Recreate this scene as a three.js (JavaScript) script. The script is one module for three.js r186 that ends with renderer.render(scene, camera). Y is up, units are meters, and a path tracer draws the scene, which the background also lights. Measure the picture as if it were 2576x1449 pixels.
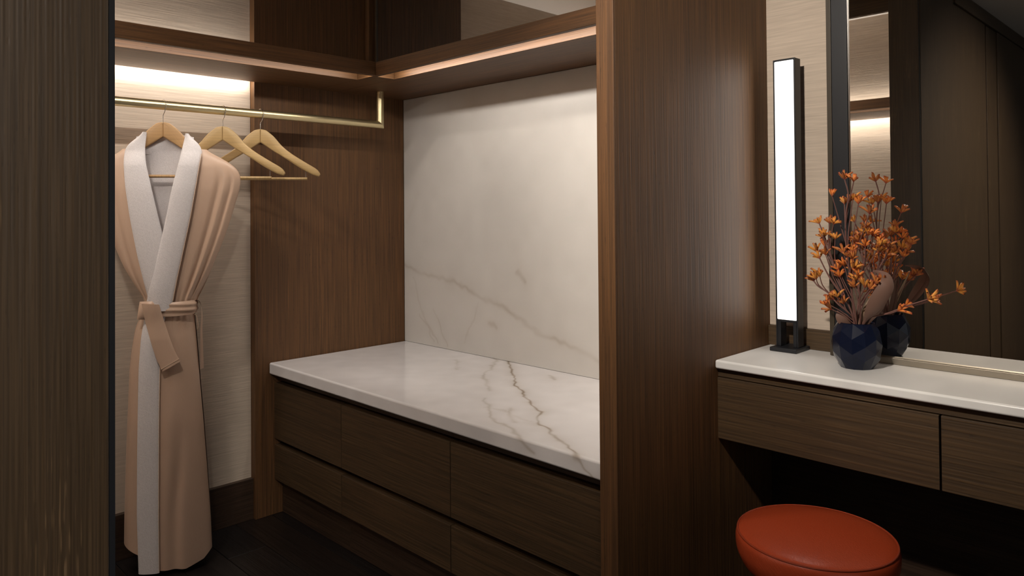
import * as THREE from 'three';
import { RoundedBoxGeometry } from 'three/addons/geometries/RoundedBoxGeometry.js';
import { ConvexGeometry } from 'three/addons/geometries/ConvexGeometry.js';
import { mergeGeometries, mergeVertices, toCreasedNormals } from 'three/addons/utils/BufferGeometryUtils.js';
import { RectAreaLightUniformsLib } from 'three/addons/lights/RectAreaLightUniformsLib.js';

// ---------------------------------------------------------------- camera, sky, large lights, exposure
const scene = new THREE.Scene();
const renderer = new THREE.WebGLRenderer({ antialias: true });
renderer.toneMapping = THREE.LinearToneMapping;
renderer.toneMappingExposure = 1.0;
renderer.shadowMap.enabled = true;
RectAreaLightUniformsLib.init();

const FOCAL = 1853.9, PY = 504.1;                       // pixels of the 2576 x 1449 frame (shift lens)
const camera = new THREE.PerspectiveCamera(2 * Math.atan((1449 - PY) / FOCAL) * 180 / Math.PI, 2576 / (2 * (1449 - PY)), 0.05, 40);
camera.position.set(-2.0371, 1.2, 2.759);
camera.rotation.set(0.012955, -0.781718, -0.007787, 'YXZ');
camera.setViewOffset(2576, 2 * (1449 - PY), 0, 1449 - 2 * PY, 2576, 1449);

scene.background = new THREE.Color(0.93, 0.97, 1.0).multiplyScalar(.4);   // overcast daylight beyond the bedroom window
const L = {                                             // light levels of the place
  warm: new THREE.Color(1.0, 0.90, 0.79), strip: new THREE.Color(1.0, 0.925, 0.84), lamp: new THREE.Color(1.0, 0.95, 0.89),
  shelfStrip: 100, wallStrip: 75, lampPanel: 4, downlight: 6,
};

// ---------------------------------------------------------------- helpers
let seed = 7;
const rnd = () => { seed = (seed * 1664525 + 1013904223) >>> 0; return seed / 4294967296; };
const rr = (a, b) => a + (b - a) * rnd();
const lerp = (a, b, t) => a + (b - a) * t;
const clamp = (x, a = 0, b = 1) => Math.min(b, Math.max(a, x));
const smooth = (a, b, x) => { const t = clamp((x - a) / (b - a)); return t * t * (3 - 2 * t); };
const used = {};
function numbered(n) { if (!(n in used)) { used[n] = 0; return n; } used[n]++; return n + '_' + String(used[n]).padStart(3, '0'); }
function tag(o, label, category, group) { o.userData.label = label; o.userData.category = category; if (group) o.userData.group = group; return o; }
function mesh(name, geo, mat, parent) {
  const m = new THREE.Mesh(geo, mat); m.name = parent === scene ? numbered(name) : name; m.castShadow = m.receiveShadow = true; parent.add(m); return m;
}
function thing(name, label, category, group, pos = [0, 0, 0]) {
  const g = new THREE.Group(); g.name = numbered(name); g.position.set(...pos); scene.add(g); return tag(g, label, category, group);
}
function structure(name) { const g = new THREE.Group(); g.name = name; g.userData.kind = 'structure'; scene.add(g); return g; }
// box with rounded edges and uv in metres; v runs along the grain axis
function uvBox(g, grain, ou = rnd() * 3, ov = rnd() * 3) {
  const p = g.attributes.position, n = g.attributes.normal, uv = new Float32Array(p.count * 2);
  const gi = 'xyz'.indexOf(grain);
  for (let i = 0; i < p.count; i++) {
    const P = [p.getX(i), p.getY(i), p.getZ(i)], N = [Math.abs(n.getX(i)), Math.abs(n.getY(i)), Math.abs(n.getZ(i))];
    const d = N.indexOf(Math.max(...N)); let axes = [0, 1, 2].filter(a => a !== d);
    if (axes.includes(gi)) axes = [axes.find(a => a !== gi), gi];
    uv[2 * i] = P[axes[0]] + ou; uv[2 * i + 1] = P[axes[1]] + ov;
  }
  g.setAttribute('uv', new THREE.BufferAttribute(uv, 2)); return g;
}
function box(x0, x1, y0, y1, z0, z1, grain = 'y', r = 0.0012) {
  const w = x1 - x0, h = y1 - y0, d = z1 - z0, rad = Math.min(r, w / 2.2, h / 2.2, d / 2.2);
  const g = r > 0 ? new RoundedBoxGeometry(w, h, d, 1, rad) : new THREE.BoxGeometry(w, h, d);
  uvBox(g, grain); g.translate((x0 + x1) / 2, (y0 + y1) / 2, (z0 + z1) / 2); return g;
}
// polyline lookup: pts [[u, v], ...] with v monotone; gives u at v
function atV(pts) {
  const s = pts.slice().sort((a, b) => a[1] - b[1]);
  return v => {
    if (v <= s[0][1]) return s[0][0];
    for (let i = 0; i < s.length - 1; i++) if (v <= s[i + 1][1]) { const t = (v - s[i][1]) / (s[i + 1][1] - s[i][1]); return lerp(s[i][0], s[i + 1][0], t); }
    return s[s.length - 1][0];
  };
}
function grid(nu, nv, f, keep, flip) {            // f(i/nu, j/nv) -> [x,y,z,(u,v)]
  const pos = [], uv = [], idx = [];
  for (let j = 0; j <= nv; j++) for (let i = 0; i <= nu; i++) { const p = f(i / nu, j / nv); pos.push(p[0], p[1], p[2]); uv.push(p[3] ?? p[0], p[4] ?? p[1]); }
  for (let j = 0; j < nv; j++) for (let i = 0; i < nu; i++) {
    const a = j * (nu + 1) + i, b = a + 1, c = a + nu + 1, d = c + 1;
    if (keep && !keep((i + .5) / nu, (j + .5) / nv)) continue;
    if (flip) idx.push(a, c, b, b, c, d); else idx.push(a, b, c, b, d, c);
  }
  const g = new THREE.BufferGeometry();
  g.setAttribute('position', new THREE.Float32BufferAttribute(pos, 3)); g.setAttribute('uv', new THREE.Float32BufferAttribute(uv, 2)); g.setIndex(idx); g.computeVertexNormals(); return g;
}
function tube(pts, r0, r1, seg = 24, rad = 7) {   // tapered tube through points
  const c = new THREE.CatmullRomCurve3(pts.map(p => new THREE.Vector3(...p))), fr = c.computeFrenetFrames(seg, false), P = new THREE.Vector3();
  return grid(rad, seg, (a, b) => {
    const k = Math.round(b * seg); c.getPoint(b, P); const r = lerp(r0, r1, b), t = a * Math.PI * 2, N = fr.normals[k], B = fr.binormals[k], cs = Math.cos(t) * r, sn = Math.sin(t) * r;
    return [P.x + N.x * cs + B.x * sn, P.y + N.y * cs + B.y * sn, P.z + N.z * cs + B.z * sn, a * .02, b * .2];
  });
}
// mitred round tube along straight pieces
function mitredTube(path, r, rad = 28) {
  const V = path.map(p => new THREE.Vector3(...p)), parts = [];
  for (let i = 0; i < V.length - 1; i++) {
    const d = V[i + 1].clone().sub(V[i]).normalize(), ref = Math.abs(d.y) > .9 ? new THREE.Vector3(0, 0, 1) : new THREE.Vector3(0, 1, 0);
    const a = new THREE.Vector3().crossVectors(d, ref).normalize(), b = new THREE.Vector3().crossVectors(a, d).normalize();
    const nrm = k => { if (k === 0 || k === V.length - 1) return d.clone(); const d0 = V[k].clone().sub(V[k - 1]).normalize(), d1 = V[k + 1].clone().sub(V[k]).normalize(); return d0.add(d1).normalize(); };
    const n0 = nrm(i), n1 = nrm(i + 1), len = V[i].distanceTo(V[i + 1]);
    parts.push(grid(rad, 1, (s, t) => {
      const an = s * Math.PI * 2, o = a.clone().multiplyScalar(Math.cos(an) * r).addScaledVector(b, Math.sin(an) * r), base = t < .5 ? V[i] : V[i + 1], n = t < .5 ? n0 : n1;
      const k = -o.dot(n) / d.dot(n); const P = base.clone().add(o).addScaledVector(d, k); return [P.x, P.y, P.z, s * .1, t * len];
    }));
  }
  return mergeGeometries(parts);
}
// ---------------------------------------------------------------- computed textures
function hash(x, y, s) { let h = (x * 374761393 + y * 668265263 + s * 1274126177) | 0; h = Math.imul(h ^ (h >>> 13), 1274126177); return ((h ^ (h >>> 16)) >>> 0) / 4294967296; }
function pn(x, y, px, py, s) {                    // periodic value noise, x in [0,px), y in [0,py)
  const xi = Math.floor(x), yi = Math.floor(y), fx = x - xi, fy = y - yi, u = fx * fx * (3 - 2 * fx), v = fy * fy * (3 - 2 * fy);
  const X0 = ((xi % px) + px) % px, X1 = (X0 + 1) % px, Y0 = ((yi % py) + py) % py, Y1 = (Y0 + 1) % py;
  return lerp(lerp(hash(X0, Y0, s), hash(X1, Y0, s), u), lerp(hash(X0, Y1, s), hash(X1, Y1, s), u), v);
}
function texture(w, h, f, srgb, sx, sy, wrap = true) {
  const d = new Uint8Array(w * h * 4);
  for (let j = 0; j < h; j++) for (let i = 0; i < w; i++) { const c = f(i / w, j / h), k = (j * w + i) * 4; for (let q = 0; q < 3; q++) d[k + q] = clamp(Array.isArray(c) ? c[q] : c) * 255; d[k + 3] = 255; }
  const t = new THREE.DataTexture(d, w, h); t.magFilter = THREE.LinearFilter; t.minFilter = THREE.LinearMipmapLinearFilter; t.generateMipmaps = true;
  if (wrap) t.wrapS = t.wrapT = THREE.RepeatWrapping; if (srgb) t.colorSpace = THREE.SRGBColorSpace; t.repeat.set(1 / sx, 1 / sy); t.needsUpdate = true; return t;
}
const grainV = (x, y, s) => {
  const fine = pn(x * 330, y * 8, 330, 8, s), mid = pn(x * 150, y * 5, 150, 5, s + 1), broad = pn(x * 14, y * 2, 14, 2, s + 2), pore = pn(x * 380, y * 60, 380, 60, s + 3);
  return .72 * fine + .18 * mid + .10 * broad - (pore > .82 ? .35 * (pore - .82) / .18 : 0);
};
const woodMap = texture(1024, 1024, (x, y) => { const g = grainV(x, y, 3), m = pn(x * 5, y * 3, 5, 3, 9); const l = .68 + .30 * (g - .42) + .05 * (m - .5); return [l, l * (.965 + .03 * m), l * (.92 + .05 * m)]; }, true, .9, 1.1);
const woodBump = texture(1024, 1024, (x, y) => grainV(x, y, 3) * .8 + .1, false, .9, 1.1);
const pierMap = texture(1024, 1024, (x, y) => { const g = grainV(x, y, 3), f = pn(x * 260, y * 26, 260, 26, 13) * pn(x * 5, y * 4, 5, 4, 14), k = f > .5 ? (f - .5) * 1.3 : 0, l = .66 + .26 * (g - .42) + k; return [l, l * .985, l * .95]; }, true, .45, .9);
const clothV = (x, y) => .34 * pn(x * 7, y * 210, 7, 210, 21) + .46 * pn(x * 22, y * 400, 22, 400, 22) + .20 * pn(x * 3, y * 90, 3, 90, 23);
const clothMap = texture(1024, 1024, (x, y) => { const g = clothV(x, y), l = .84 + .13 * (g - .5); return [l, l * .99, l * .975]; }, true, 1.0, 0.8);
const clothBump = texture(1024, 1024, (x, y) => clothV(x, y), false, 1.0, 0.8);
function veinField(veins, u, v, s) {              // distance to hand-placed veins, wandering
  let best = 0;
  const w1 = pn(u * 9, v * 9, 64, 64, s) - .5, w2 = pn(u * 9, v * 9, 64, 64, s + 1) - .5, w3 = pn(u * 40, v * 40, 256, 256, s + 2) - .5, w4 = pn(u * 40, v * 40, 256, 256, s + 3) - .5;
  const uu = u + .035 * w1 + .014 * w3, vv = v + .035 * w2 + .014 * w4;
  for (const { p, w, k } of veins) for (let i = 0; i < p.length - 1; i++) {
    const [ax, ay] = p[i], [bx, by] = p[i + 1], dx = bx - ax, dy = by - ay, t = clamp(((uu - ax) * dx + (vv - ay) * dy) / (dx * dx + dy * dy));
    const d = Math.hypot(uu - ax - t * dx, vv - ay - t * dy); const br = .35 + .9 * pn(u * 16 + 3, v * 16, 128, 128, s + 5);
    best = Math.max(best, k * br * (.75 * Math.exp(-((d / w) ** 2)) + .35 * Math.exp(-d / (w * 4))));
  }
  return best;
}
const topVeins = [
  { p: [[0.667, 0.0], [0.845, -0.14], [1.008, -0.274], [1.157, -0.381], [1.257, -0.442], [1.319, -0.536], [1.386, -0.555], [1.486, -0.603], [1.58, -0.651], [1.643, -0.689]], w: .0045, k: .72 },
  { p: [[0.601, -0.0], [0.823, -0.248], [0.975, -0.38]], w: .007, k: .25 }, { p: [[1.013, -0.45], [1.186, -0.568], [1.316, -0.632], [1.442, -0.677]], w: .006, k: .26 },
  { p: [[0.511, -0.11], [0.645, -0.235]], w: .008, k: .16 }, { p: [[1.162, -0.472], [1.275, -0.567]], w: .007, k: .2 }, { p: [[0.966, -0.069], [1.023, -0.101]], w: .008, k: .25 }, { p: [[1.30, -0.54], [1.17, -0.50], [1.10, -.52]], w: .007, k: .13 }];
const wallVeins = [
  { p: [[0.003, 0.954], [0.127, 0.915], [0.198, 0.91], [0.373, 0.892], [0.474, 0.861], [0.617, 0.832], [0.684, 0.798], [0.834, 0.737], [0.935, 0.719], [1.2, .63]], w: .010, k: .36 },
  { p: [[0.069, 0.894], [0.209, 0.615]], w: .004, k: .25 }, { p: [[0.12, 0.746], [0.237, 0.618]], w: .004, k: .25 }, { p: [[0.205, 0.762], [0.304, 0.621]], w: .004, k: .22 },
  { p: [[0.51, 0.823], [0.421, 0.632]], w: .005, k: .16 }, { p: [[0.726, 0.96], [0.769, 0.913]], w: .008, k: .5 }, { p: [[0.581, 0.753], [0.62, 0.729]], w: .007, k: .3 }, { p: [[0.1, 1.28], [0.02, 1.15]], w: .015, k: .12 }];
const marbleCol = (f, c, base) => { const q = clamp(f); return [lerp(base[0] + c, .50, q), lerp(base[1] + c, .43, q), lerp(base[2] + c, .35, q)]; };
const topMap = texture(1600, 640, (x, y) => { const u = x * 1.75, v = .04 - y * .78, c = .05 * (pn(u * 4, v * 4, 64, 64, 41) - .5) + .03 * (pn(u * 22, v * 22, 256, 256, 42) - .5); return marbleCol(veinField(topVeins, u, v, 43), c, [.90, .888, .892]); }, true, 1, 1, false);
const wallMap = texture(1280, 960, (x, y) => { const u = x * 1.75, v = .55 + y * 1.2, c = .04 * (pn(u * 3, v * 3, 64, 64, 51) - .5) + .02 * (pn(u * 18, v * 18, 256, 256, 52) - .5); const m = marbleCol(veinField(wallVeins, u, v, 53) * .55, c, [.835, .82, .80]); return m; }, true, 1, 1, false);
const counterMap = texture(1024, 512, (x, y) => { const c = .05 * (pn(x * 10, y * 5, 10, 5, 61) - .5) + .04 * (pn(x * 30, y * 6, 30, 6, 62) - .5); return [.90 + c, .895 + c, .885 + c]; }, true, 1.4, .7);
const terryV = (x, y) => .5 * pn(x * 120, y * 120, 120, 120, 71) + .3 * pn(x * 50, y * 60, 50, 60, 72) + .2 * pn(x * 230, y * 230, 230, 230, 73);
const terryBump = texture(512, 512, terryV, false, .15, .15);
const terryMap = texture(512, 512, (x, y) => { const l = .90 + .10 * (terryV(x, y) - .5); return [l, l, l]; }, true, .15, .15);
const leatherBump = texture(512, 512, (x, y) => .5 * pn(x * 90, y * 90, 90, 90, 81) + .5 * pn(x * 180, y * 180, 180, 180, 82), false, .2, .2);
const hangerMap = texture(512, 512, (x, y) => { const g = .5 * pn(x * 3, y * 60, 3, 60, 91) + .3 * pn(x * 6, y * 150, 6, 150, 92) + .2 * pn(x * 3, y * 14, 3, 14, 93), l = .86 + .13 * (g - .5); return [l, l * .985, l * .95]; }, true, .3, .1);
const satinBump = texture(256, 256, (x, y) => .5 * pn(x * 128, y * 16, 128, 16, 95) + .5 * pn(x * 20, y * 10, 20, 10, 96), false, .12, .12);

// ---------------------------------------------------------------- materials
const S = (color, roughness, extra = {}) => new THREE.MeshStandardMaterial({ color: new THREE.Color().setRGB(...color), roughness, ...extra });
const PH = (color, roughness, extra = {}) => new THREE.MeshPhysicalMaterial({ color: new THREE.Color().setRGB(...color), roughness, ...extra });
const M = {
  wood: PH([.235, .110, .038], .62, { map: woodMap, bumpMap: woodBump, bumpScale: .0006 }),
  woodDark: PH([.135, .078, .033], .6, { map: woodMap, bumpMap: woodBump, bumpScale: .0006 }),
  woodPier: PH([.135, .088, .050], .45, { map: pierMap, bumpMap: woodBump, bumpScale: .0005 }),
  shelf: PH([.235, .110, .038], .54, { map: woodMap, bumpMap: woodBump, bumpScale: .0005 }),   // the same wood, satin lacquered
  woodBase: PH([.085, .048, .03], .5, { map: woodMap, bumpMap: woodBump, bumpScale: .0005 }),
  plank: [0, 1, 2].map(i => PH([[.020, .015, .015], [.016, .013, .014], [.025, .017, .015]][i], .36, { map: woodMap, bumpMap: woodBump, bumpScale: .0006 })),
  cloth: S([.80, .68, .57], .85, { map: clothMap, bumpMap: clothBump, bumpScale: .0004 }),
  plaster: S([.62, .58, .53], .9),
  ceiling: S([.75, .73, .70], .9),
  marbleTop: PH([1, 1, 1], .12, { map: topMap }),
  marbleWall: PH([1, 1, 1], .3, { map: wallMap }),
  marbleCounter: PH([1, 1, 1], .22, { map: counterMap }),
  brass: PH([.74, .64, .39], .38, { metalness: 1 }),
  chrome: PH([.75, .74, .72], .2, { metalness: 1 }),
  champagne: PH([.42, .37, .30], .45, { metalness: 1 }),
  mirror: PH([.86, .84, .80], .01, { metalness: 1 }),
  mirrorSmoked: PH([.62, .58, .54], .02, { metalness: 1 }),
  black: PH([.012, .013, .016], .4),
  bronze: PH([.05, .038, .024], .4),
  hanger: [PH([.80, .50, .25], .4, { map: hangerMap }), PH([.78, .55, .27], .4, { map: hangerMap })],
  satin: PH([.62, .43, .315], .36, { sheen: .5, sheenRoughness: .4, sheenColor: new THREE.Color(.9, .75, .65), bumpMap: satinBump, bumpScale: .0002 }),
  terry: PH([1, .94, .94], .95, { map: terryMap, bumpMap: terryBump, bumpScale: .0007, sheen: .3, sheenRoughness: .8, sheenColor: new THREE.Color(1, .95, .95) }),
  thread: S([.75, .56, .42], .7),
  leather: PH([.41, .058, .019], .30, { bumpMap: leatherBump, bumpScale: .0003 }),
  vase: PH([.006, .009, .024], .16, { specularIntensity: .6 }),
  petal: [[1, 1, 1], [1, .74, .75], [.72, .58, .75]].map(c => S(c, .6, { vertexColors: true, side: THREE.DoubleSide })),
  stem: S([.16, .07, .055], .7), leafBrown: S([.16, .085, .06], .65, { side: THREE.DoubleSide }), leafPale: S([.32, .22, .14], .6, { side: THREE.DoubleSide }),
  glow: (c, k) => new THREE.MeshStandardMaterial({ color: 0xffffff, roughness: .6, emissive: c, emissiveIntensity: k }),
  glass: PH([1, 1, 1], .02, { transmission: 1, thickness: 0 }),
};
function areaLight(color, intensity, w, h, pos, target) {
  const l = new THREE.RectAreaLight(color, intensity, w, h); l.position.set(...pos); l.lookAt(...target); return l;
}

// ---------------------------------------------------------------- the setting
const H = 2.313;                                        // ceiling height
{ // floor: dark planks running along z
  const f = structure('floor');
  mesh('subfloor', box(-5.3, .2, -.12, -.02, -.2, 5.6, 'z', 0), M.woodBase, f);
  const w = .142;
  for (let i = 0; i < 39; i++) {
    const x0 = .06 - (i + 1) * w; let z = -.1 - rr(0, 1.2);
    while (z < 5.45) { const len = rr(1.3, 2.2), z0 = Math.max(z, -.1), z1 = Math.min(z + len, 5.45); if (z1 - z0 > .05) mesh('plank', box(x0 + .0008, x0 + w - .0008, -.02, rr(-.0004, 0), z0 + .0006, z1 - .0006, 'z', .0016), M.plank[Math.floor(rnd() * 3)], f); z += len; }
  }
}
{ const c = structure('ceiling'); mesh('ceiling_board', box(-5.3, .2, H, H + .14, -.2, 5.6, 'x', 0), M.ceiling, c); }
{ // back wall (hanging rail): papered recess and wood panel
  const w = structure('wall_back');
  mesh('wall_core', box(-2.75, .2, 0, H, -.2, -.05, 'x', 0), M.plaster, w);
  mesh('wallpaper_panel', box(-2.545, -.72, .158, H, -.05, -.035, 'y', 0), M.cloth, w);
  mesh('wood_panel', box(-.719, 0, 0, H, -.05, 0, 'y'), M.wood, w);
  const b = structure('baseboard_back'); mesh('board', box(-2.545, -.7195, .0, .158, -.05, -.016, 'x'), M.woodBase, b);
}
{ // side wall opposite the vanity mirror: papered closet end
  const w = structure('wall_opposite');
  mesh('wall_core', box(-2.75, -2.56, 0, H, -.2, 1.56, 'z', 0), M.plaster, w);
  mesh('wallpaper_panel', box(-2.56, -2.545, .158, H, -.035, 1.559, 'y', 0), M.cloth, w);
  mesh('header_board', box(-2.06, -2.03, 2.20, H, .0, 1.559, 'z'), M.woodDark, w);
}
{ // marble and vanity wall
  const w = structure('wall_right');
  mesh('wall_core', box(.06, .2, 0, H, -.2, 5.6, 'z', 0), M.plaster, w);
  const mp = box(0, .06, .604, 1.7095, .0012, 1.704, 'z', .001);
  { const p = mp.attributes.position, uv = mp.attributes.uv; for (let i = 0; i < p.count; i++) uv.setXY(i, p.getZ(i) / 1.75, (p.getY(i) - .55) / 1.2); }
  mesh('marble_panel', mp, M.marbleWall, w).userData.label = 'pale honed marble slab with thin grey veins';
  mesh('wallpaper_panel', box(.02, .06, .86, H, 1.755, 1.951, 'y', 0), M.cloth, w);
  mesh('wallpaper_panel', box(.02, .06, .0, H, 3.502, 5.4, 'y', 0), M.cloth, w);
  mesh('wood_panel', box(.02, .06, 0, .7775, 1.7552, 3.5, 'z', 0), M.woodBase, w);
  const t = structure('trim_1'); mesh('backsplash_board', box(.008, .06, .8035, .8598, 1.7552, 1.9495, 'z'), M.woodDark, t);
}
{ // partition between niche and vanity
  const w = structure('wall_partition');
  mesh('panel', box(-.711, .06, 0, H, 1.708, 1.7546, 'y'), M.wood, w);
  mesh('edge_board', box(-.7175, -.7112, 0, H, 1.705, 1.7546, 'y', .002), M.wood, w);
}
{ // panelled pier at the left, its long face turned to the room
  const w = structure('wall_left');
  mesh('wall_core', box(-4.9, -1.728, 0, H, 1.563, 1.684, 'y', 0), M.woodBase, w);
  mesh('end_board', box(-1.728, -1.720, 0, H, 1.559, 1.686, 'y'), M.woodPier, w);
  mesh('shadow_gap_strip', box(-1.7285, -1.7205, 0, H, 1.6862, 1.6885, 'y', 0), M.black, w);
  mesh('panel', box(-2.268, -1.7290, 0, H, 1.6842, 1.692, 'y'), M.woodPier, w);
  mesh('panel', box(-2.898, -2.274, 0, 2.236, 1.684, 1.690, 'y'), M.woodPier, w);
  mesh('panel', box(-3.16, -2.93, 0, 2.236, 1.684, 1.688, 'y'), M.woodPier, w);
  mesh('panel', box(-4.9, -3.166, 0, 2.236, 1.684, 1.694, 'y'), M.woodPier, w);
  mesh('header_board', box(-4.9, -2.274, 2.238, H, 1.684, 1.70, 'x'), M.woodPier, w);
}
{ // rest of the room behind the camera, with its window
  const w = structure('wall_far'); mesh('wall_core', box(-5.3, -4.9, 0, H, 1.4, 5.6, 'z', 0), M.plaster, w);
  const r = structure('wall_rear'), X0 = -4.3, X1 = -1.3, Y0 = .5, Y1 = 2.15, Z0 = 5.4, Z1 = 5.6;
  mesh('wall_core', box(-4.9, X0, 0, H, Z0, Z1, 'y', 0), M.plaster, r); mesh('wall_core', box(X1, .06, 0, H, Z0, Z1, 'y', 0), M.plaster, r);
  mesh('wall_core', box(X0, X1, 0, Y0, Z0, Z1, 'y', 0), M.plaster, r); mesh('wall_core', box(X0, X1, Y1, H, Z0, Z1, 'y', 0), M.plaster, r);
  const win = structure('window_1');
  for (const [a, b, c, d] of [[X0, X0 + .06, Y0, Y1], [X1 - .06, X1, Y0, Y1], [X0 + .06, X1 - .06, Y0, Y0 + .06], [X0 + .06, X1 - .06, Y1 - .06, Y1], [(X0 + X1) / 2 - .03, (X0 + X1) / 2 + .03, Y0 + .06, Y1 - .06]]) mesh('window_frame', box(a, b, c, d, 5.47, 5.53, 'y'), M.black, win);
  mesh('pane', box(X0 + .06, (X0 + X1) / 2 - .03, Y0 + .06, Y1 - .06, 5.497, 5.503, 'y', 0), M.glass, win);
  mesh('pane', box((X0 + X1) / 2 + .03, X1 - .06, Y0 + .06, Y1 - .06, 5.497, 5.503, 'y', 0), M.glass, win);
}

// ---------------------------------------------------------------- lit shelves
const YS = 1.71, YT = 1.761;                            // underside and top of the shelves
function stripLight(parent, name, len, pos, dir, color, k, glowSize) {   // thin LED tape: glowing strip plus a light of the same size before it
  const g = new THREE.BoxGeometry(...glowSize); g.translate(...pos);
  mesh(name, g, M.glow(color, 1.5), parent);
  const n = new THREE.Vector3(...dir).normalize(), off = .006;
  const p = [pos[0] + n.x * off, pos[1] + n.y * off, pos[2] + n.z * off];
  parent.add(areaLight(color, k, len, .008, p, [p[0] + n.x, p[1] + n.y, p[2] + n.z]));
}
{ // over the hanging rail
  const s = thing('wall_shelf', 'dark wood shelf with lit underside above the brass hanging rail', 'shelf', 'lit wood shelves');
  const x0 = -2.036, x1 = -.4478;
  mesh('top_board', box(x0, x1, 1.744, YT, .0005, .4163, 'x'), M.shelf, s);
  mesh('fascia', box(x0, x1, YS, YT, .4165, .4363, 'x', .0015), M.shelf, s);
  mesh('soffit', box(x0, x1, YS, 1.7435, .0005, .311, 'x'), M.shelf, s);
  stripLight(s, 'light_strip', x1 - x0 - .03, [(x0 + x1) / 2, 1.735, .4135], [0, -1, -.6], L.strip, L.shelfStrip * .85, [x1 - x0 - .03, .008, .003]);
  const rl = -.73 - x0;
  stripLight(s, 'light_strip', rl, [(x0 - .73) / 2, 1.722, -.0015], [0, -1, -.5], L.strip, L.wallStrip, [rl, .008, .003]);
  stripLight(s, 'light_strip', rl, [(x0 - .73) / 2, 1.748, -.0015], [0, 1, -.75], L.strip, L.wallStrip * 1.2, [rl, .008, .003]);
}
{ // over the marble niche
  const s = thing('wall_shelf', 'dark wood shelf with glowing golden underside above the marble slab', 'shelf', 'lit wood shelves');
  const z0 = .4365, z1 = 1.7045;
  mesh('top_board', box(-.4275, -.0005, 1.744, YT, .0005, z1, 'z'), M.shelf, s);
  mesh('fascia', box(-.4475, -.4277, YS, YT, z0 - .02, z1, 'z', .0015), M.shelf, s);
  mesh('soffit', box(-.35, -.0005, YS, 1.7435, .0005, z1, 'z'), M.shelf, s);
  mesh('corner_block', box(-.4474, -.3505, YS, 1.7435, .0005, .4163, 'x'), M.shelf, s);
  stripLight(s, 'light_strip', z1 - z0 - .03, [-.4255, 1.735, (z0 + z1) / 2], [.5, -1, 0], L.strip, L.shelfStrip * 1.5, [.003, .008, z1 - z0 - .03]);
}
{ // opposite closet end, seen in the vanity mirror
  const s = thing('wall_shelf', 'lit closet shelf on pale wallpaper seen reflected in the vanity mirror', 'shelf', 'lit wood shelves');
  const z0 = 0.001, z1 = 1.5585;
  mesh('top_board', box(-2.515, -2.058, 1.744, YT, z0, z1, 'z'), M.shelf, s);
  mesh('fascia', box(-2.0575, -2.0375, YS, YT, z0, z1, 'z', .0015), M.shelf, s);
  mesh('soffit', box(-2.515, -2.16, YS, 1.7435, z0, z1, 'z'), M.shelf, s);
  stripLight(s, 'light_strip', z1 - z0 - .03, [-2.0605, 1.735, (z0 + z1) / 2], [-.42, -1, 0], L.strip, L.shelfStrip * .5, [.003, .008, z1 - z0 - .03]);
  stripLight(s, 'light_strip', z1 - z0 - .1, [-2.5165, 1.722, (z0 + z1) / 2], [-.5, -1, 0], L.strip, L.wallStrip * 2.2, [.003, .008, z1 - z0 - .1]);
  stripLight(s, 'light_strip', z1 - z0 - .1, [-2.5165, 1.748, (z0 + z1) / 2], [-.5, 1, 0], L.strip, L.wallStrip * 2, [.003, .008, z1 - z0 - .1]);
}
{ // mirrored upper cabinet above the niche shelf
  const s = thing('mirror_cabinet', 'mirror fronted upper cabinet standing on the niche shelf', 'cabinet');
  mesh('side_stile', box(-.205, -.001, YT + .0005, H - .001, .0005, .03, 'y'), M.wood, s);
  mesh('body', box(-.176, -.001, YT + .0005, H - .001, .031, 1.7045, 'y'), M.woodDark, s);
  mesh('mirror_glass', box(-.182, -.1765, YT + .0005, H - .001, .06, 1.7045, 'y', 0), M.mirrorSmoked, s);
  mesh('edge_trim', box(-.186, -.1765, YT + .0005, H - .001, .0555, .0595, 'y', .0008), M.bronze, s);
}
// ---------------------------------------------------------------- drawers, marble bench top
{
  const xF = -.6415, rows = [[.140, .2775], [.301, .521]];
  const cols = [[.001, .4945, 'leftmost drawer cabinet under the marble bench top beside the wood panel'], [.4945, 1.087, 'middle drawer cabinet of three under the marble bench top'], [1.087, 1.7035, 'drawer cabinet under the marble bench top against the wood partition']];
  for (const [z0, z1, label] of cols) {
    const c = thing('drawer_cabinet', label, 'cabinet', 'drawer cabinets under the bench top');
    mesh('carcass', box(-.600, -.002, .125, .5570, z0 + .0008, z1 - .0008, 'z', .0008), M.woodBase, c);
    mesh('toe_kick', box(-.606, -.585, .0005, .1245, z0 + .0004, z1 - .0004, 'z', .0005), M.woodBase, c);
    mesh('top_rail', box(-.628, -.6005, .5325, .5565, z0 + .0004, z1 - .0004, 'z', .0005), M.woodBase, c);
    for (const [y0, y1] of rows) mesh('drawer', box(xF, -.6005, y0, y1, z0 + .0016, z1 - .0016, 'z', .0015), M.woodDark, c);
  }
  const g = new RoundedBoxGeometry(.6925, .0455, 1.7025, 3, .007); g.translate(-.31625, .58045, .8527);
  const p = g.attributes.position, uv = g.attributes.uv; for (let i = 0; i < p.count; i++) uv.setXY(i, p.getZ(i) / 1.75, (-p.getX(i) + Math.max(0, .598 - p.getY(i)) + .04) / .78);
  tag(mesh('marble_bench_top', g, M.marbleTop, scene), 'white polished marble bench top with a gold brown vein', 'worktop');
}
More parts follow.
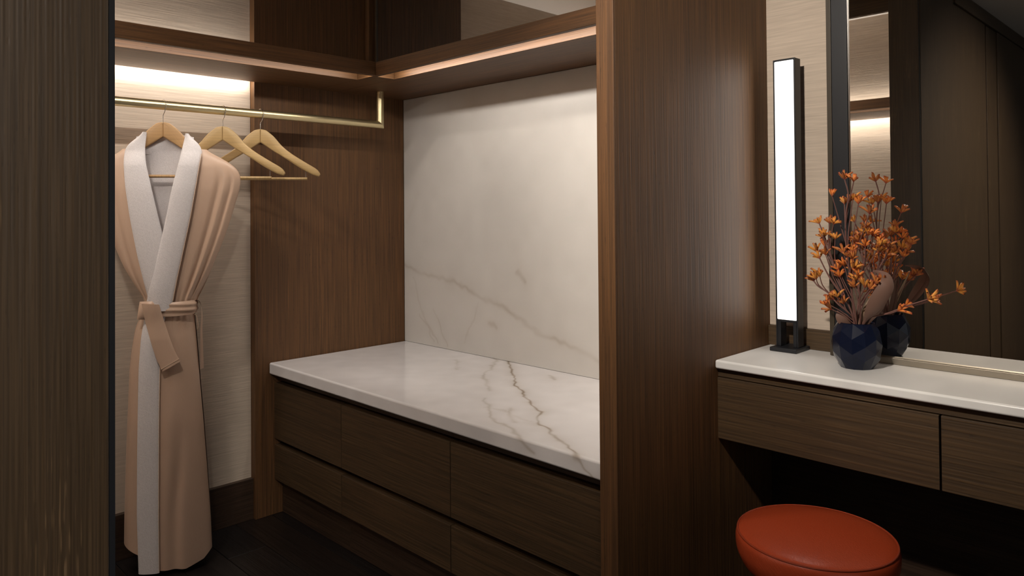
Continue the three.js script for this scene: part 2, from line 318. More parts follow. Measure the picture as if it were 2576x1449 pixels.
// ---------------------------------------------------------------- hanging rail and hangers
const ROD = { y: 1.568, z: .131, r: .0160 };
{
  const r = thing('clothes_rail', 'brushed brass hanging rail under the lit shelf', 'rail');
  mesh('rail_tube', mitredTube([[-1.99, YS - .0005, ROD.z], [-1.99, ROD.y, ROD.z], [-.219, ROD.y, ROD.z], [-.219, YS - .0005, ROD.z]], ROD.r), M.brass, r);
}
const TH = 32 * Math.PI / 180;
function hangerArm(sgn, bow) {
  const s = new THREE.Shape();
  const top = [[0, 1.5105], [.012, 1.5085], [.024, 1.5038], [.0497, 1.4817], [.0783, 1.4475], [.1143, 1.4177], [.165, 1.3849], [.2015, 1.3623], [.2150, 1.3480], [.2176, 1.3390]], bot = [[.2087, 1.3325], [.1794, 1.344], [.1358, 1.3696], [.0853, 1.4039], [.0495, 1.4261], [0, 1.4605]];
  const all = [...top, ...bot].map(([u, v]) => new THREE.Vector2(u * sgn, v));
  s.moveTo(all[0].x, all[0].y); s.splineThru(all.slice(1, 10)); s.splineThru(all.slice(10, 15)); s.lineTo(all[15].x, all[15].y); s.closePath();
  const g = new THREE.ExtrudeGeometry(s, { depth: .010, bevelEnabled: true, bevelThickness: .0045, bevelSize: .004, bevelOffset: -.004, bevelSegments: 3, curveSegments: 5 });
  g.translate(0, 0, -.005);
  const p = g.attributes.position; for (let i = 0; i < p.count; i++) { const x = Math.abs(p.getX(i)); p.setZ(i, p.getZ(i) * (1 + 1.2 * x) * (bow ? 1 : .75) + bow * x * x - (bow ? 0 : .006)); }
  g.computeVertexNormals(); return toCreasedNormals(g, .6);
}
function makeHanger(label, pos, mat, turn, bow = .35) {
  const h = thing('coat_hanger', label, 'hanger', 'wooden coat hangers on the rail', [pos, 0, ROD.z]); h.rotation.y = -turn;
  mesh('shoulder_arm', hangerArm(1, bow), mat, h); mesh('shoulder_arm', hangerArm(-1, bow), mat, h);
  const R = .0184, pts = [];
  for (let a = -35; a <= 200; a += 12) { const t = (a + 0) * Math.PI / 180; pts.push([Math.cos(t) * R * 1.0, ROD.y + .0 + Math.sin(t) * R, 0]); }
  pts.reverse();                                        // over the rail, then down to the arms
  const hook = [...pts, [.010, ROD.y - .024, 0], [.001, ROD.y - .034, 0], [0, ROD.y - .045, 0], [0, 1.506, 0]];
  const hg = tube(hook, .0014, .0014, 60, 8); hg.rotateY(turn - Math.PI / 2 + .2); mesh('hook', hg, M.chrome, h);
  mesh('trouser_bar', tube([[-.169, 1.3243, .006], [0, 1.3243, .006], [.169, 1.3243, .006]], .0052, .0052, 6, 12), mat, h);
  for (const s of [-1, 1]) mesh('bar_wire', tube([[s * .164, 1.324, .006], [s * .164, 1.345, .008], [s * .164, 1.379, .010]], .0011, .0011, 6, 6), M.chrome, h);
  return h;
}
makeHanger('pale wooden coat hanger nearest the rail corner, empty', -.7578, M.hanger[1], TH);
makeHanger('pale wooden coat hanger in the middle, partly behind the robe', -.9018, M.hanger[1], TH);
makeHanger('orange toned wooden hanger holding the bathrobe', -1.1088, M.hanger[0], TH, 0);

// ---------------------------------------------------------------- bathrobe
{
  const robe = thing('bathrobe', 'beige satin bathrobe with white terry lapels and tied belt hanging from the rail', 'bathrobe', null, [-1.1088, 0, ROD.z]);
  robe.rotation.y = -TH;                                // local: x along the hanger, y up, z towards the viewer
  const rightP = [[.1289, 1.418], [.1629, 1.4009], [.2009, 1.381], [.2328, 1.3581], [.2481, 1.3365], [.2519, 1.3134], [.2466, 1.2754], [.2298, 1.2185], [.2079, 1.1443], [.1811, 1.0705], [.1518, .9973], [.1241, .9404], [.1065, .9089], [.1002, .8784], [.1014, .845], [.1087, .7647], [.1184, .6308], [.1294, .4968], [.1403, .3361], [.15, .1754], [.1547, .0486]];
  const leftP = [[-.1171, 1.418], [-.1447, 1.4019], [-.1746, 1.3807], [-.1948, 1.3583], [-.2043, 1.3322], [-.2007, 1.2865], [-.1866, 1.2082], [-.1628, 1.1165], [-.127, 1.0177], [-.0971, .9644], [-.073, .9282], [-.056, .9013], [-.0585, .8777], [-.0646, .8517], [-.0852, .8066], [-.0973, .7351], [-.1058, .6571], [-.1107, .5268], [-.1156, .3969], [-.1205, .2023], [-.1218, .0986]];
  const sm = f => v => { let s = 0; for (let k = -3; k <= 3; k++) s += f(v + k * .006); return s / 7; };
  const uR = sm(atV(rightP)), uL = sm(atV(leftP));
  const Rout = sm(atV([[.0776, 1.4698], [.1026, 1.45], [.1239, 1.4288], [.1289, 1.4181], [.1288, 1.3939], [.1148, 1.293], [.0958, 1.1792], [.0719, 1.0594], [.0531, .9666], [.0419, .9045], [.036, .87]]));
  const Rin = sm(atV([[.0739, 1.4720], [.0701, 1.4469], [.0676, 1.4308], [.0651, 1.4093], [.0588, 1.3665], [.0401, 1.2864], [.0177, 1.1667], [-.0046, 1.061], [-.0243, .9755], [-.0414, .9074], [-.046, .87]]));
  const Lout = sm(atV([[-.0578, 1.4729], [-.0821, 1.454], [-.1063, 1.4339], [-.1159, 1.4167], [-.1159, 1.3851], [-.1088, 1.293], [-.0932, 1.1811], [-.0716, 1.0624], [-.0523, .9763], [-.039, .9165], [-.03, .87]]));
  const Lin = sm(atV([[-.0505, 1.4750], [-.0517, 1.4478], [-.053, 1.4293], [-.0506, 1.4081], [-.0445, 1.3658], [-.0263, 1.2864], [-.0044, 1.1869], [.0127, 1.1137], [.0249, 1.0471], [.0309, .9805], [.036, .87]]));
  const hem = u => atV([[.0986, -.1218], [.0732, -.0678], [.0180, .0037], [.0140, .0848], [.0283, .1346], [.0486, .1547]].map(([v, u2]) => [v, u2]))(u);
  const depth = v => atV([[.030, 1.418], [.042, 1.36], [.048, 1.28], [.05, 1.12], [.052, .95], [.050, .875], [.060, .78], [.072, .5], [.082, .03]])(v);
  function folds(u, v) {
    let w = 0; const k = clamp((u - Rout(v)) / Math.max(.02, uR(v) - Rout(v)));
    const up = smooth(.88, .96, v) * smooth(1.37, 1.26, v);
    if (u > Rout(v)) w += up * (-.010 * Math.exp(-(((k - .50) / .07) ** 2)) + .005 * Math.exp(-(((k - .64) / .06) ** 2)) - .011 * Math.exp(-(((k - .78) / .05) ** 2)) + .004 * Math.exp(-(((k - .88) / .05) ** 2)));
    const kl = clamp((Lout(v) - u) / Math.max(.02, Lout(v) - uL(v)));
    if (u < Lout(v)) w += up * (-.007 * Math.exp(-(((kl - .5) / .12) ** 2)));
    const dn = smooth(.82, .45, v), s = (u - uL(v)) / (uR(v) - uL(v));
    w += dn * (-.014 * Math.exp(-(((s - (.62 + .10 * smooth(.1, .5, v))) / .07) ** 2)) * smooth(.62, .25, v) + .006 * Math.sin(s * 11 + 1.0) * smooth(.9, .5, v));
    w += smooth(.80, .85, v) * smooth(.96, .90, v) * .0016 * Math.sin(s * 60) * (u > Rout(v) + .004 || u < Lout(v) - .004 ? 1 : 0);
    return w;
  }
  const front = (u, v) => { const a = uL(v), b = uR(v), c = (a + b) / 2, h = (b - a) / 2, s = clamp((u - c) / h, -1, 1); return depth(v) * Math.pow(Math.max(0, 1 - Math.pow(Math.abs(s), 2.6)), .55) * .92 + folds(u, v) * Math.pow(Math.max(0, 1 - s * s), .35); };
  const back = (u, v) => { const a = uL(v), b = uR(v), c = (a + b) / 2, h = (b - a) / 2, s = clamp((u - c) / h, -1, 1); return -Math.min(depth(v) * .62, .040) * Math.sqrt(Math.max(0, 1 - Math.pow(Math.abs(s), 2.6))); };
  const vTop = 1.417;
  const inV = (u, v) => v > 1.10 && u > lerp(Lin(v), Lout(v), .45) && u < lerp(Rin(v), Rout(v), .45) && Lin(v) < Rin(v) + .02;
  const vAt = (u, t) => lerp(hem(u), vTop, t);
  const sv = [];                                        // rows
  const nU = 110, nV = 260;
  const S2 = a => { const t = a * 2 - 1; return (Math.sign(t) * (1 - Math.pow(1 - Math.abs(t), 1.25)) + 1) / 2; };   // closer columns at the sides
  const uOf = (a, v) => lerp(uL(v), uR(v), S2(a));
  const row = (a, b) => { let v = lerp(.05, vTop, b); const u = uOf(a, v); v = lerp(hem(u), vTop, b); return [u, v]; };
  const fg = grid(nU, nV, (a, b) => { const [u, v] = row(a, b); return [u, v, front(u, v), u, v]; }, (a, b) => { const [u, v] = row(a, b); return !inV(u, v); });
  const bg = grid(nU, nV, (a, b) => { const [u, v] = row(a, b); return [u, v, back(u, v) - .0005, u, v]; }, null, true);
  mesh('satin_shell', mergeVertices(mergeGeometries([fg, bg]), 1e-5), M.satin, robe);
  // white lining on the inside of the back
  mesh('lining', grid(40, 60, (a, b) => { const v = lerp(.98, 1.412, b), u = lerp(lerp(uL(v), Lin(v), .35), lerp(uR(v), Rin(v), .35), a); return [u, v, back(u, v) + .004, u, v]; }), M.terry, robe);
  mesh('neck_collar', mergeGeometries([grid(30, 14, (a, b) => { const u = lerp(-.085, .098, a), c = (u - .0065) / .09, v = lerp(1.4005, 1.472 - .012 * c * c, b); return [u, v, -.022 + .018 * c * c - .006 * Math.sin(b * Math.PI) * -1, u, v]; }), grid(30, 6, (a, b) => { const u = lerp(-.085, .098, a), c = (u - .0065) / .09, v = lerp(1.472 - .012 * c * c, 1.41, b); return [u, v, -.022 - .012 * Math.sin(Math.min(1, b * 2) * Math.PI / 2) + .018 * c * c, u, v]; })]), M.terry, robe);
  // lapels: thick rolled strips lying on the fronts
  function lapel(inner, outer, v0, v1, lift, thick, tilt) {
    const n = 22, rows = 130;
    return mergeVertices(mergeGeometries([0, 1].map(side => grid(n, rows, (a, b) => {
      const v = lerp(v0, v1, b), u = lerp(inner(v), outer(v), a), e = Math.pow(Math.sin(Math.PI * clamp(a, .0, 1)), .5);
      const mid = lerp(inner(v), outer(v), .5), base = Math.max(front(u, Math.min(v, 1.41)), .75 * front(mid, Math.min(v, 1.41))), top = smooth(1.34, 1.475, v);
      const z = lerp(base, -.004, top * top * .9) + lift + (side ? -.0012 : thick * e);
      return [u, v, z, u, v];
    }, null, side ? true : false))), 1e-6);
  }
  const flipIf = (inner, outer) => inner;               // strips run from the inner to the outer edge
  mesh('lapel', lapel(Lout, Lin, .885, 1.4745, .004, .010), M.terry, robe);
  mesh('lapel', lapel(Rin, Rout, .872, 1.4705, .011, .011), M.terry, robe);
  // narrow stitched edge along the overlapping lapel and front
  // white facing of the lower front edge
  const sL = sm(atV([[-.0488, .8576], [-.0586, .7857], [-.0648, .681], [-.0661, .5499], [-.0675, .393], [-.0677, .197], [-.0619, .023]])), sR = sm(atV([[.0184, .855], [.0072, .7827], [.0034, .6772], [.002, .5454], [.0018, .3873], [.0015, .1902], [.0037, .0141]]));
  const facing = mergeVertices(mergeGeometries([0, 1].map(side => grid(16, 120, (a, b) => { const v = lerp(.013, .872, b), u = lerp(sL(v), sR(v), a); return [u, v, front(u, v) + .004 + (side ? -.001 : .009 * Math.pow(Math.sin(Math.PI * a), .5)), u, v]; }, null, !!side))), 1e-6);
  mesh('front_facing', facing, M.terry, robe);
  const st = []; for (let i = 0; i <= 60; i++) { const v = lerp(.016, .80, i / 60), u = sR(v) + .0008; st.push([u, v, front(u, v) + .0075]); }
  mesh('edge_stitching', tube(st, .0013, .0013, 120, 6), M.thread, robe);
  const st2 = []; for (let i = 0; i <= 50; i++) { const v = lerp(.905, 1.40, i / 50), u = Rout(v) + .0006; st2.push([u, v, front(u, v) + .0125]); }
  mesh('edge_stitching', tube(st2, .0011, .0011, 120, 6), M.thread, robe);
  // belt round the waist
  const belt = new THREE.Group(); belt.name = 'belt'; robe.add(belt);
  const vb = .8755, bh = .0235, uc = (uL(vb) + uR(vb)) / 2, uh = (uR(vb) - uL(vb)) / 2 + .004;
  mesh('waistband', grid(120, 14, (a, b) => {
    const t = a * Math.PI * 2, k = b * 2 - 1, cs = Math.cos(t), sn = Math.sin(t), tilt = .004 * cs;
    const zr = sn > 0 ? depth(vb) + .010 : .040, pl = .0016 * Math.sin(b * 15 + cs * 2.5 + 1), bul = .004 * (1 - k * k);
    return [uc + (uh + bul + pl) * Math.sign(cs) * Math.pow(Math.abs(cs), .8), vb + bh * k + tilt, (zr + bul + pl) * Math.sign(sn) * Math.pow(Math.abs(sn), .62), a * .5, b * .05];
  }, null, true), M.satin, belt);
  const fz = depth(vb) + .012;
  // knot wrap over the band and the hanging end
  mesh('knot', mergeVertices(mergeGeometries([0, 1].map(side => grid(20, 20, (a, b) => {
    const v = lerp(.846, .9055, b), sh = lerp(-.004, .004, b), u = lerp(-.064 + sh, -.004 + .002 * b, a), e = Math.sin(Math.PI * a), f2 = Math.sin(Math.PI * clamp(b, .02, .98));
    return [u, v, fz - .004 + (side ? 0 : .013 * Math.pow(e, .5) * Math.pow(f2, .4) + .0015 * Math.sin(a * 9 + b * 3)), u, v];
  }, null, !!side))), 1e-6), M.satin, belt);
  const tL = atV([[-.0500, .8995], [-.0391, .8375], [-.0221, .7774], [-.0051, .7199], [.0144, .6766]]), tR = atV([[.0040, .8940], [.0172, .8418], [.0343, .7881], [.0515, .7408], [.0688, .7041]]);
  const PL = [[-.0500, .9000], [-.0391, .8375], [-.0221, .7774], [-.0051, .7199], [.0144, .6740]], PR = [[.0030, .8950], [.0172, .8418], [.0343, .7881], [.0515, .7408], [.0690, .7040]];
  const along = (P, b) => { const k = b * (P.length - 1), i = Math.min(P.length - 2, Math.floor(k)), t = k - i; return [lerp(P[i][0], P[i + 1][0], t), lerp(P[i][1], P[i + 1][1], t)]; };
  const tieZ = (u, v, b) => lerp(fz + .012, Math.max(front(u, v) + .022, .05), smooth(.05, .5, b));
  mesh('tie_end', mergeVertices(mergeGeometries([0, 1].map(side => grid(14, 60, (a, b) => { const p = along(PL, b), q = along(PR, b), u = lerp(p[0], q[0], a), v = lerp(p[1], q[1], a); return [u, v, tieZ(u, v, b) + (side ? -.003 : .0025 * Math.pow(Math.sin(Math.PI * a), .4)) + .003 * Math.sin(a * 3 + b * 4), u, v]; }, null, !side))), 1e-6), M.satin, belt);
  mesh('hem_stitching', tube([0, .25, .5, .75, 1].map(a => { const p = along(PL, .955), q = along(PR, .94), u = lerp(p[0], q[0], a), v = lerp(p[1], q[1], a); return [u, v, tieZ(u, v, .95) + .0025 + .003 * Math.sin(a * 3 + 3.8)]; }), .0008, .0008, 16, 5), M.thread, belt);
  // loose loop at the right side
  const ribbon = (pts, half, twist) => { const c = new THREE.CatmullRomCurve3(pts.map(p => new THREE.Vector3(...p))), P = new THREE.Vector3(); return grid(6, 50, (a, b) => { c.getPoint(b, P); const tw = twist(b), o = (a - .5) * 2 * half; return [P.x + o * Math.cos(tw), P.y + .3 * o * Math.sin(b * 3), P.z + o * Math.sin(tw), a * .04, b * .3]; }); };
  const dbl = m => { const c = m.clone(); c.side = THREE.DoubleSide; return c; }, satin2 = dbl(M.satin);
  mesh('side_loop', ribbon([[.098, .900, .005], [.112, .896, .0], [.120, .878, -.004], [.1225, .845, -.006], [.121, .80, -.004], [.1215, .74, -.004], [.122, .66, -.006]], .016, b => 1.25 + .5 * b), satin2, belt);
  mesh('belt_keeper', tube([[.100, .852, .012], [.107, .846, .012], [.111, .825, .010], [.1125, .803, .008], [.108, .795, .006]], .0016, .0016, 24, 6), M.thread, robe);
}
// ---------------------------------------------------------------- vanity
{
  const v = thing('vanity_unit', 'wall hung wood vanity with two wide drawers under the white counter', 'vanity');
  const zL = 1.7552, zE = 3.5;
  mesh('top_rail', box(-.2795, .0195, .7575, .7795, zL, zE, 'z', .0008), M.woodDark, v);
  mesh('body', box(-.262, .0195, .598, .7570, zL, zE, 'z', .0008), M.woodBase, v);
  mesh('drawer', box(-.2846, -.2625, .596, .7555, zL + .0005, 2.2785, 'z', .0012), M.woodDark, v);
  mesh('drawer', box(-.2846, -.2625, .596, .7555, 2.2825, 2.92, 'z', .0012), M.woodDark, v);
  mesh('drawer', box(-.2846, -.2625, .596, .7555, 2.924, zE, 'z', .0012), M.woodDark, v);
  const g = new RoundedBoxGeometry(.355, .023, zE - zL, 3, .006); g.translate(-.2966 + .1775, .7915, (zE + zL) / 2);
  const p = g.attributes.position, uv = g.attributes.uv; for (let i = 0; i < p.count; i++) uv.setXY(i, p.getZ(i), p.getX(i) + p.getY(i));
  tag(mesh('vanity_counter', g, M.marbleCounter, scene), 'white stone counter on the wall hung vanity', 'worktop');
}
{ // framed wall mirror
  const m = thing('vanity_mirror', 'large wall mirror with black frame above the vanity counter', 'mirror');
  mesh('mirror_glass', box(-.032, -.026, .8045, H - .001, 2.005, 3.498, 'y', 0), M.mirror, m);
  mesh('backing', box(-.0255, .0595, .8045, H - .001, 1.9525, 3.498, 'y', 0), M.black, m);
  mesh('frame_edge', box(-.038, -.026, .8045, H - .001, 1.9515, 1.9640, 'y', .0008), M.bronze, m);
  mesh('frame_face', box(-.036, -.026, .8045, H - .001, 1.9642, 2.0045, 'y', .0008), M.black, m);
  mesh('bottom_trim', box(-.046, -.0325, .8035, .8190, 2.005, 3.498, 'z', .001), M.champagne, m);
}
{ // upright light bar lamp
  const l = thing('light_bar_lamp', 'tall slim black table lamp with a vertical glowing bar', 'lamp', null, [-.036, .8032, 1.840]);
  const hx = .018, z0 = -.0315, z1 = .0315, y0 = .086, y1 = .812;
  mesh('base_plate', box(-.046, .042, 0, .011, -.038, .038, 'y', .002), M.black, l);
  mesh('post', box(-hx, hx, .0112, y1, z0, z0 + .0042, 'y', .001), M.black, l); mesh('post', box(-hx, hx, .0112, y1, z1 - .0042, z1, 'y', .001), M.black, l);
  mesh('foot_post', box(-hx, hx, .0112, y0 - .007, z0 + .0045, z0 + .014, 'y', .001), M.black, l); mesh('foot_post', box(-hx, hx, .0112, y0 - .007, z1 - .014, z1 - .0045, 'y', .001), M.black, l);
  mesh('cross_bar', box(-hx, hx, y0 - .0068, y0 - .0005, z0 + .0045, z1 - .0045, 'y', .0008), M.black, l);
  mesh('top_bar', box(-hx, hx, y1 - .005, y1, z0 + .0045, z1 - .0045, 'y', .0008), M.black, l);
  mesh('back_plate', box(.004, hx, y0, y1 - .0055, z0 + .0045, z1 - .0045, 'y', .0005), M.black, l);
  mesh('diffuser', box(-hx - .0015, .0035, y0, y1 - .0055, z0 + .0045, z1 - .0045, 'y', .002), M.glow(L.lamp, 1.8), l);
  l.add(areaLight(L.lamp, L.lampPanel, .052, .715, [-hx - .004, (y0 + y1) / 2, 0], [-1, (y0 + y1) / 2, 0]));
  const al = l.children[l.children.length - 1]; al.position.set(-hx - .004, (y0 + y1) / 2, 0); al.rotation.set(0, Math.PI / 2, 0);
}
// ---------------------------------------------------------------- vase and flowers
const VX = -.138, VZ = 2.057, VY = .8032;
{
  const v = thing('faceted_vase', 'dark navy faceted glass vase on the vanity counter', 'vase', null, [VX, VY, VZ]);
  const pts = [], ring = (n, r, y, o) => { for (let i = 0; i < n; i++) { const t = (i + o) / n * Math.PI * 2 + .35; pts.push(new THREE.Vector3(Math.cos(t) * r, y, Math.sin(t) * r)); } };
  ring(12, .0385, 0, 0); ring(6, .0545, .024, 0); ring(6, .0575, .040, .5); ring(6, .0605, .060, 0); ring(6, .0590, .078, .5); ring(6, .0540, .096, 0); ring(12, .0430, .1145, 0);
  const hull = new ConvexGeometry(pts), p = hull.attributes.position, keep = [];
  for (let i = 0; i < p.count; i += 3) if (!(p.getY(i) > .114 && p.getY(i + 1) > .114 && p.getY(i + 2) > .114)) for (let k = 0; k < 3; k++) keep.push(p.getX(i + k), p.getY(i + k), p.getZ(i + k));
  const g = new THREE.BufferGeometry(); g.setAttribute('position', new THREE.Float32BufferAttribute(keep, 3)); g.computeVertexNormals();
  v.scale.setScalar(.975);
  mesh('faceted_body', g, M.vase, v);
  mesh('inner_wall', new THREE.LatheGeometry([[.0430, .1145], [.0418, .1148], [.0405, .112], [.046, .09], [.05, .056], [.035, .008], [0, .006]].map(a => new THREE.Vector2(...a)), 28), M.vase, v);
}
{
  // tubular floret: dark red foot, orange throat, lobed dark tips (petal dye in vertex colours)
  function floretGeo(len, r, bend) {
    const g = grid(8, 10, (a, b) => { const t = a * Math.PI * 2, lobe = b > .75 ? (b - .75) / .25 : 0, q = r * (.34 + .72 * smooth(0, .6, b)) * (1 - .55 * lobe * lobe) + r * .45 * lobe * Math.max(0, Math.cos(t * 3)); return [Math.cos(t) * q + bend * len * b * b, len * b - .05 * len * lobe * (1 - Math.cos(t * 3)), Math.sin(t) * q]; });
    const n = g.attributes.position.count, col = new Float32Array(n * 3), foot = [.30, .055, .03], mid = [.70, .30, .05], tip = [.42, .10, .03];
    for (let i = 0; i < n; i++) { const b = Math.floor(i / 9) / 10, k = smooth(.05, .5, b), e = smooth(.72, 1, b); for (let q = 0; q < 3; q++) col[i * 3 + q] = lerp(lerp(foot[q], mid[q], k), tip[q], e); }
    g.setAttribute('color', new THREE.BufferAttribute(col, 3)); return g;
  }
  const FV = [floretGeo(.0245, .0027, .22), floretGeo(.0285, .0029, .34), floretGeo(.0200, .0026, .12), floretGeo(.0250, .0024, -.18)];
  function flower(parent, at, dir, size) {              // a fan of florets on a short stalk
    const grp = new THREE.Group(); grp.name = 'flower'; parent.add(grp); grp.position.set(...at);
    grp.quaternion.setFromUnitVectors(new THREE.Vector3(0, 1, 0), new THREE.Vector3(...dir).normalize());
    const n = 7 + Math.floor(rnd() * 3), kind = Math.floor(rnd() * 3);
    for (let i = 0; i < n; i++) {
      const m = mesh('floret', FV[Math.floor(rnd() * 4)], M.petal[kind], grp), s = size * rr(.8, 1.15);
      m.rotation.set(0, -(i / n * 6.283 + rr(-.3, .3)), -(i === 0 ? .05 : rr(.18, .85)), 'YXZ'); m.scale.setScalar(s); m.position.y = -.003;
    }
  }
  // each stem: path from the vase mouth, then side branches [fork fraction, tip], flowers at the tips ([y, z] heights; x chosen per stem)
  const stems = [
    ['tallest flower stem, rising against the black mirror frame', -0.14, [[0.917, 2.054], [1.003, 2.046], [1.112, 2.036], [1.177, 2.036], [1.231, 2.043], [1.272, 2.034]], [[0.66, [1.23, 2.008]], [0.88, [1.266, 2.059]], [0.76, [1.214, 2.041]], [0.74, [1.21, 2.029]], [0.46, [1.211, 2.064]], [0.46, [1.186, 2.096]], [0.6, [1.221, 2.051]]]],
    ['flower stem leaning left toward the lamp, upper one', -0.15, [[0.92, 2.053], [0.988, 2.03], [1.056, 2.009], [1.111, 1.992], [1.161, 1.973]], [[0.82, [1.162, 2.0]], [0.8, [1.16, 2.014]], [0.62, [1.122, 2.018]], [0.74, [1.129, 1.988]], [0.66, [1.123, 1.978]], [0.44, [1.088, 1.964]], [0.5, [1.101, 1.982]], [0.42, [1.072, 1.971]], [0.4, [1.081, 1.99]]]],
    ['low flower stem reaching farthest left past the mirror frame', -0.165, [[0.921, 2.054], [0.959, 2.026], [0.984, 2.002], [1.002, 1.973], [1.014, 1.963]], [[0.88, [1.02, 1.973]], [0.8, [1.027, 1.983]]]],
    ['short flower stem drooping left over the vase rim', -0.175, [[0.923, 2.056], [0.945, 2.043], [0.96, 2.028], [0.972, 2.016]], [[0.6, [0.96, 2.008]], [0.55, [0.948, 2.014]], [0.75, [0.979, 2.028]], [0.7, [0.962, 2.037]]]],
    ['thin flower stem stretching right, low over the counter', -0.15, [[0.922, 2.079], [0.936, 2.109], [0.946, 2.137], [0.966, 2.177], [0.986, 2.224]], [[0.55, [0.955, 2.161]], [0.6, [0.965, 2.172]]]],
    ['flower stem in the middle of the bouquet, topped with a wide cluster', -0.128, [[0.918, 2.057], [1.003, 2.066], [1.073, 2.077], [1.132, 2.085]], [[0.8, [1.116, 2.062]], [0.78, [1.108, 2.054]], [0.85, [1.133, 2.096]], [0.8, [1.119, 2.105]], [0.74, [1.105, 2.081]], [0.7, [1.106, 2.112]], [0.92, [1.15, 2.083]], [0.84, [1.124, 2.072]]]],
    ['flower stem at the right side of the bouquet near the mirror', -0.105, [[0.915, 2.056], [0.987, 2.076], [1.043, 2.098], [1.083, 2.121]], [[0.8, [1.091, 2.106]], [0.72, [1.08, 2.091]], [0.6, [1.07, 2.08]], [0.85, [1.103, 2.127]], [0.66, [1.072, 2.115]]]],
    ['flower stem left of centre with several small orange heads', -0.16, [[0.921, 2.06], [0.981, 2.055], [1.034, 2.052], [1.078, 2.047]], [[0.86, [1.074, 2.062]], [0.62, [1.045, 2.021]], [0.7, [1.055, 2.037]], [0.55, [1.029, 2.027]], [0.7, [1.041, 2.058]], [0.9, [1.087, 2.035]], [0.8, [1.09, 2.056]], [0.66, [1.049, 2.065]]]],
    ['short dense flower stem at the front of the bouquet', -0.172, [[0.924, 2.072], [0.964, 2.076], [0.993, 2.078], [1.022, 2.071]], [[0.8, [1.007, 2.09]], [0.75, [1.004, 2.102]], [0.7, [1.016, 2.117]], [0.75, [1.022, 2.128]], [0.85, [1.022, 2.062]], [0.9, [1.033, 2.077]], [0.7, [1.005, 2.067]]]],
  ];
  for (const [label, X, main, branches] of stems) {
    const base = [VX + (X - VX) * .3, VY + .012, VZ + (main[0][1] - VZ) * -.3];
    const t = thing('flower_stem', label, 'flower', 'orange flowers in the navy vase', base);
    const w = (y, z, x) => [x - base[0], y - base[1], z - base[2]];
    const pts = [[0, 0, 0], ...main.map(([y, z], i) => w(y, z, lerp(VX, X, clamp((i + 1) / 2.5))))];
    const c = new THREE.CatmullRomCurve3(pts.map(p => new THREE.Vector3(...p))), geos = [tube(pts, .0026, .0016, 60, 6)], tips = [[pts[pts.length - 1], c.getTangent(1).toArray()]];
    for (const [f, [y, z]] of branches) {
      const s = c.getPointAt(f * .97), d = c.getTangentAt(f * .97), e = w(y, z, X + rr(-.014, .014)), L0 = Math.hypot(e[0] - s.x, e[1] - s.y, e[2] - s.z);
      const mid = [lerp(s.x + d.x * L0 * .3, e[0], .45), lerp(s.y + d.y * L0 * .2, e[1], .4), lerp(s.z + d.z * L0 * .3, e[2], .5)];
      geos.push(tube([s.toArray(), mid, e], .0016, .0012, 14, 6)); tips.push([e, [e[0] - mid[0], e[1] - mid[1] + L0 * .15, e[2] - mid[2]]]);
    }
    mesh('stalk', mergeGeometries(geos), M.stem, t);
    for (const [p, d] of tips) flower(t, p, d, rr(.82, 1.1));
  }
  // leaves: curled dry blades
  function leaf(label, pts, width, mat) {
    const base = [VX, VY + .012, VZ], t = thing('dry_leaf', label, 'leaf', 'dry leaves in the navy vase', base);
    const P = [[0, 0, 0], ...pts.map(([x, y, z]) => [x - base[0], y - base[1], z - base[2]])], c = new THREE.CatmullRomCurve3(P.map(p => new THREE.Vector3(...p))), q = new THREE.Vector3(), tg = new THREE.Vector3();
    const blade = [1, -1].map(s => grid(10, 40, (a, b) => { c.getPoint(b, q); c.getTangent(b, tg); const wd = width * smooth(.08, .42, b) * (1 - .97 * smooth(.45, 1, b)) + .0012, o = (a - .5) * 2 * wd, side = new THREE.Vector3().crossVectors(tg, new THREE.Vector3(-.75, .1, .65)).normalize(), cup = .35 * wd * (1 - (a * 2 - 1) ** 2) + s * .0003; return [q.x + side.x * o - .7 * cup, q.y + side.y * o, q.z + side.z * o + .7 * cup, a * .03, b * .1]; }, null, s < 0));
    mesh('blade', mergeGeometries(blade), mat, t);
    mesh('midrib', tube(P.map(p => [p[0] - .001, p[1], p[2] + .001]), .0014, .0005, 40, 6), M.stem, t);
  }
  leaf('broad curled brown leaf at the front right of the bouquet', [[-.165, .917, 2.085], [-.178, .948, 2.105], [-.182, .985, 2.128], [-.178, 1.015, 2.143], [-.165, 1.034, 2.138], [-.155, 1.043, 2.118], [-.150, 1.044, 2.102]], .018, M.leafBrown);
  leaf('small brown leaf folded over the left of the vase rim', [[-.160, .914, 2.040], [-.168, .932, 2.028], [-.168, .944, 2.024]], .014, M.leafBrown);
  leaf('long brown leaf behind the flowers near the mirror', [[-.115, .914, 2.075], [-.085, .96, 2.095], [-.064, 1.00, 2.105], [-.056, 1.018, 2.112]], .013, M.leafBrown);
  leaf('pale strap leaf standing upright in the bouquet', [[-.140, .917, 2.070], [-.135, .98, 2.096], [-.127, 1.03, 2.120]], .006, M.leafPale);
}
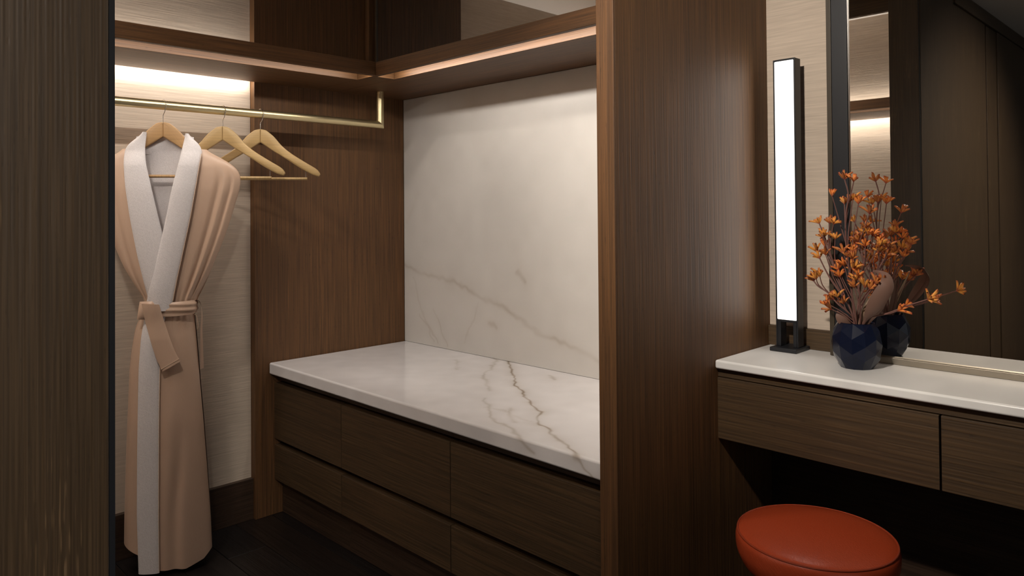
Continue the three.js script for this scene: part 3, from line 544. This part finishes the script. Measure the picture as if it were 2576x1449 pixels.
// ---------------------------------------------------------------- stool
{
  const s = thing('stool', 'round stool with orange red leather cushion in front of the vanity', 'stool', null, [-.415, 0, 2.066]);
  const R = .163, prof = [[0, .4925], [.05, .4920], [.10, .4895], [.135, .4862], [.154, .4825], [R, .4785]].map(a => new THREE.Vector2(...a));
  const sideP = [[R, .4785], [R + .0045, .470], [R + .0055, .456], [R + .003, .436], [R - .008, .412], [R - .022, .398], [R - .03, .394], [0, .394]].map(a => new THREE.Vector2(...a));
  const fixUV = g => { const p = g.attributes.position, uv = g.attributes.uv; for (let i = 0; i < p.count; i++) uv.setXY(i, p.getX(i), p.getZ(i) + p.getY(i)); return g; };
  mesh('seat_top', fixUV(new THREE.LatheGeometry(new THREE.SplineCurve(prof).getPoints(24).reverse(), 96)), M.leather, s);
  mesh('seat_side', fixUV(new THREE.LatheGeometry(new THREE.SplineCurve(sideP.slice(0, 7)).getPoints(24).concat([sideP[7]]).reverse(), 96)), M.leather, s);
  const pip = new THREE.TorusGeometry(R + .0008, .0023, 8, 96); pip.rotateX(Math.PI / 2); pip.translate(0, .4785, 0); mesh('piping', pip, M.leather, s);
  mesh('seat_plate', new THREE.CylinderGeometry(.12, .12, .014, 48).translate(0, .3865, 0), M.black, s);
  mesh('column', new THREE.CylinderGeometry(.022, .026, .36, 28).translate(0, .199, 0), M.black, s);
  mesh('foot_disc', new THREE.LatheGeometry([[0, .0005], [.15, .0005], [.15, .008], [.13, .014], [.03, .022], [0, .022]].map(a => new THREE.Vector2(...a)), 56), M.black, s);
}
// ---------------------------------------------------------------- ceiling downlights
function downlight(label, x, z, k, tx, ty, tz, ang) {
  const d = thing('ceiling_downlight', label, 'downlight', 'recessed ceiling downlights', [x, H, z]);
  const ring = new THREE.LatheGeometry([[.036, -.0005], [.048, -.0005], [.048, -.003], [.038, -.005], [.036, -.0045], [.036, -.0005]].map(a => new THREE.Vector2(...a)), 40);
  mesh('trim_ring', ring, M.black, d);
  mesh('lens', new THREE.CylinderGeometry(.035, .035, .002, 36).translate(0, -.002, 0), M.glow(L.warm, 4), d);
  const sp = new THREE.SpotLight(L.warm, k, 0, ang, .7, 2); sp.position.set(0, -.012, 0); sp.castShadow = true; sp.shadow.radius = 3; d.add(sp); sp.target.position.set(tx - x, ty - H, tz - z); d.add(sp.target);
}
downlight('ceiling downlight over the closet aisle in front of the drawers', -1.80, 1.02, L.downlight * .55, -1.3, 0, .7, 1.4);
downlight('ceiling downlight just in front of the camera by the left pier', -1.95, 2.15, L.downlight * 3.2, -.05, 1.25, 1.93, .52);
downlight('ceiling downlight behind the camera in the middle of the room', -2.6, 3.4, L.downlight * 3.2, -2.6, .8, 1.69, .75);

renderer.render(scene, camera);
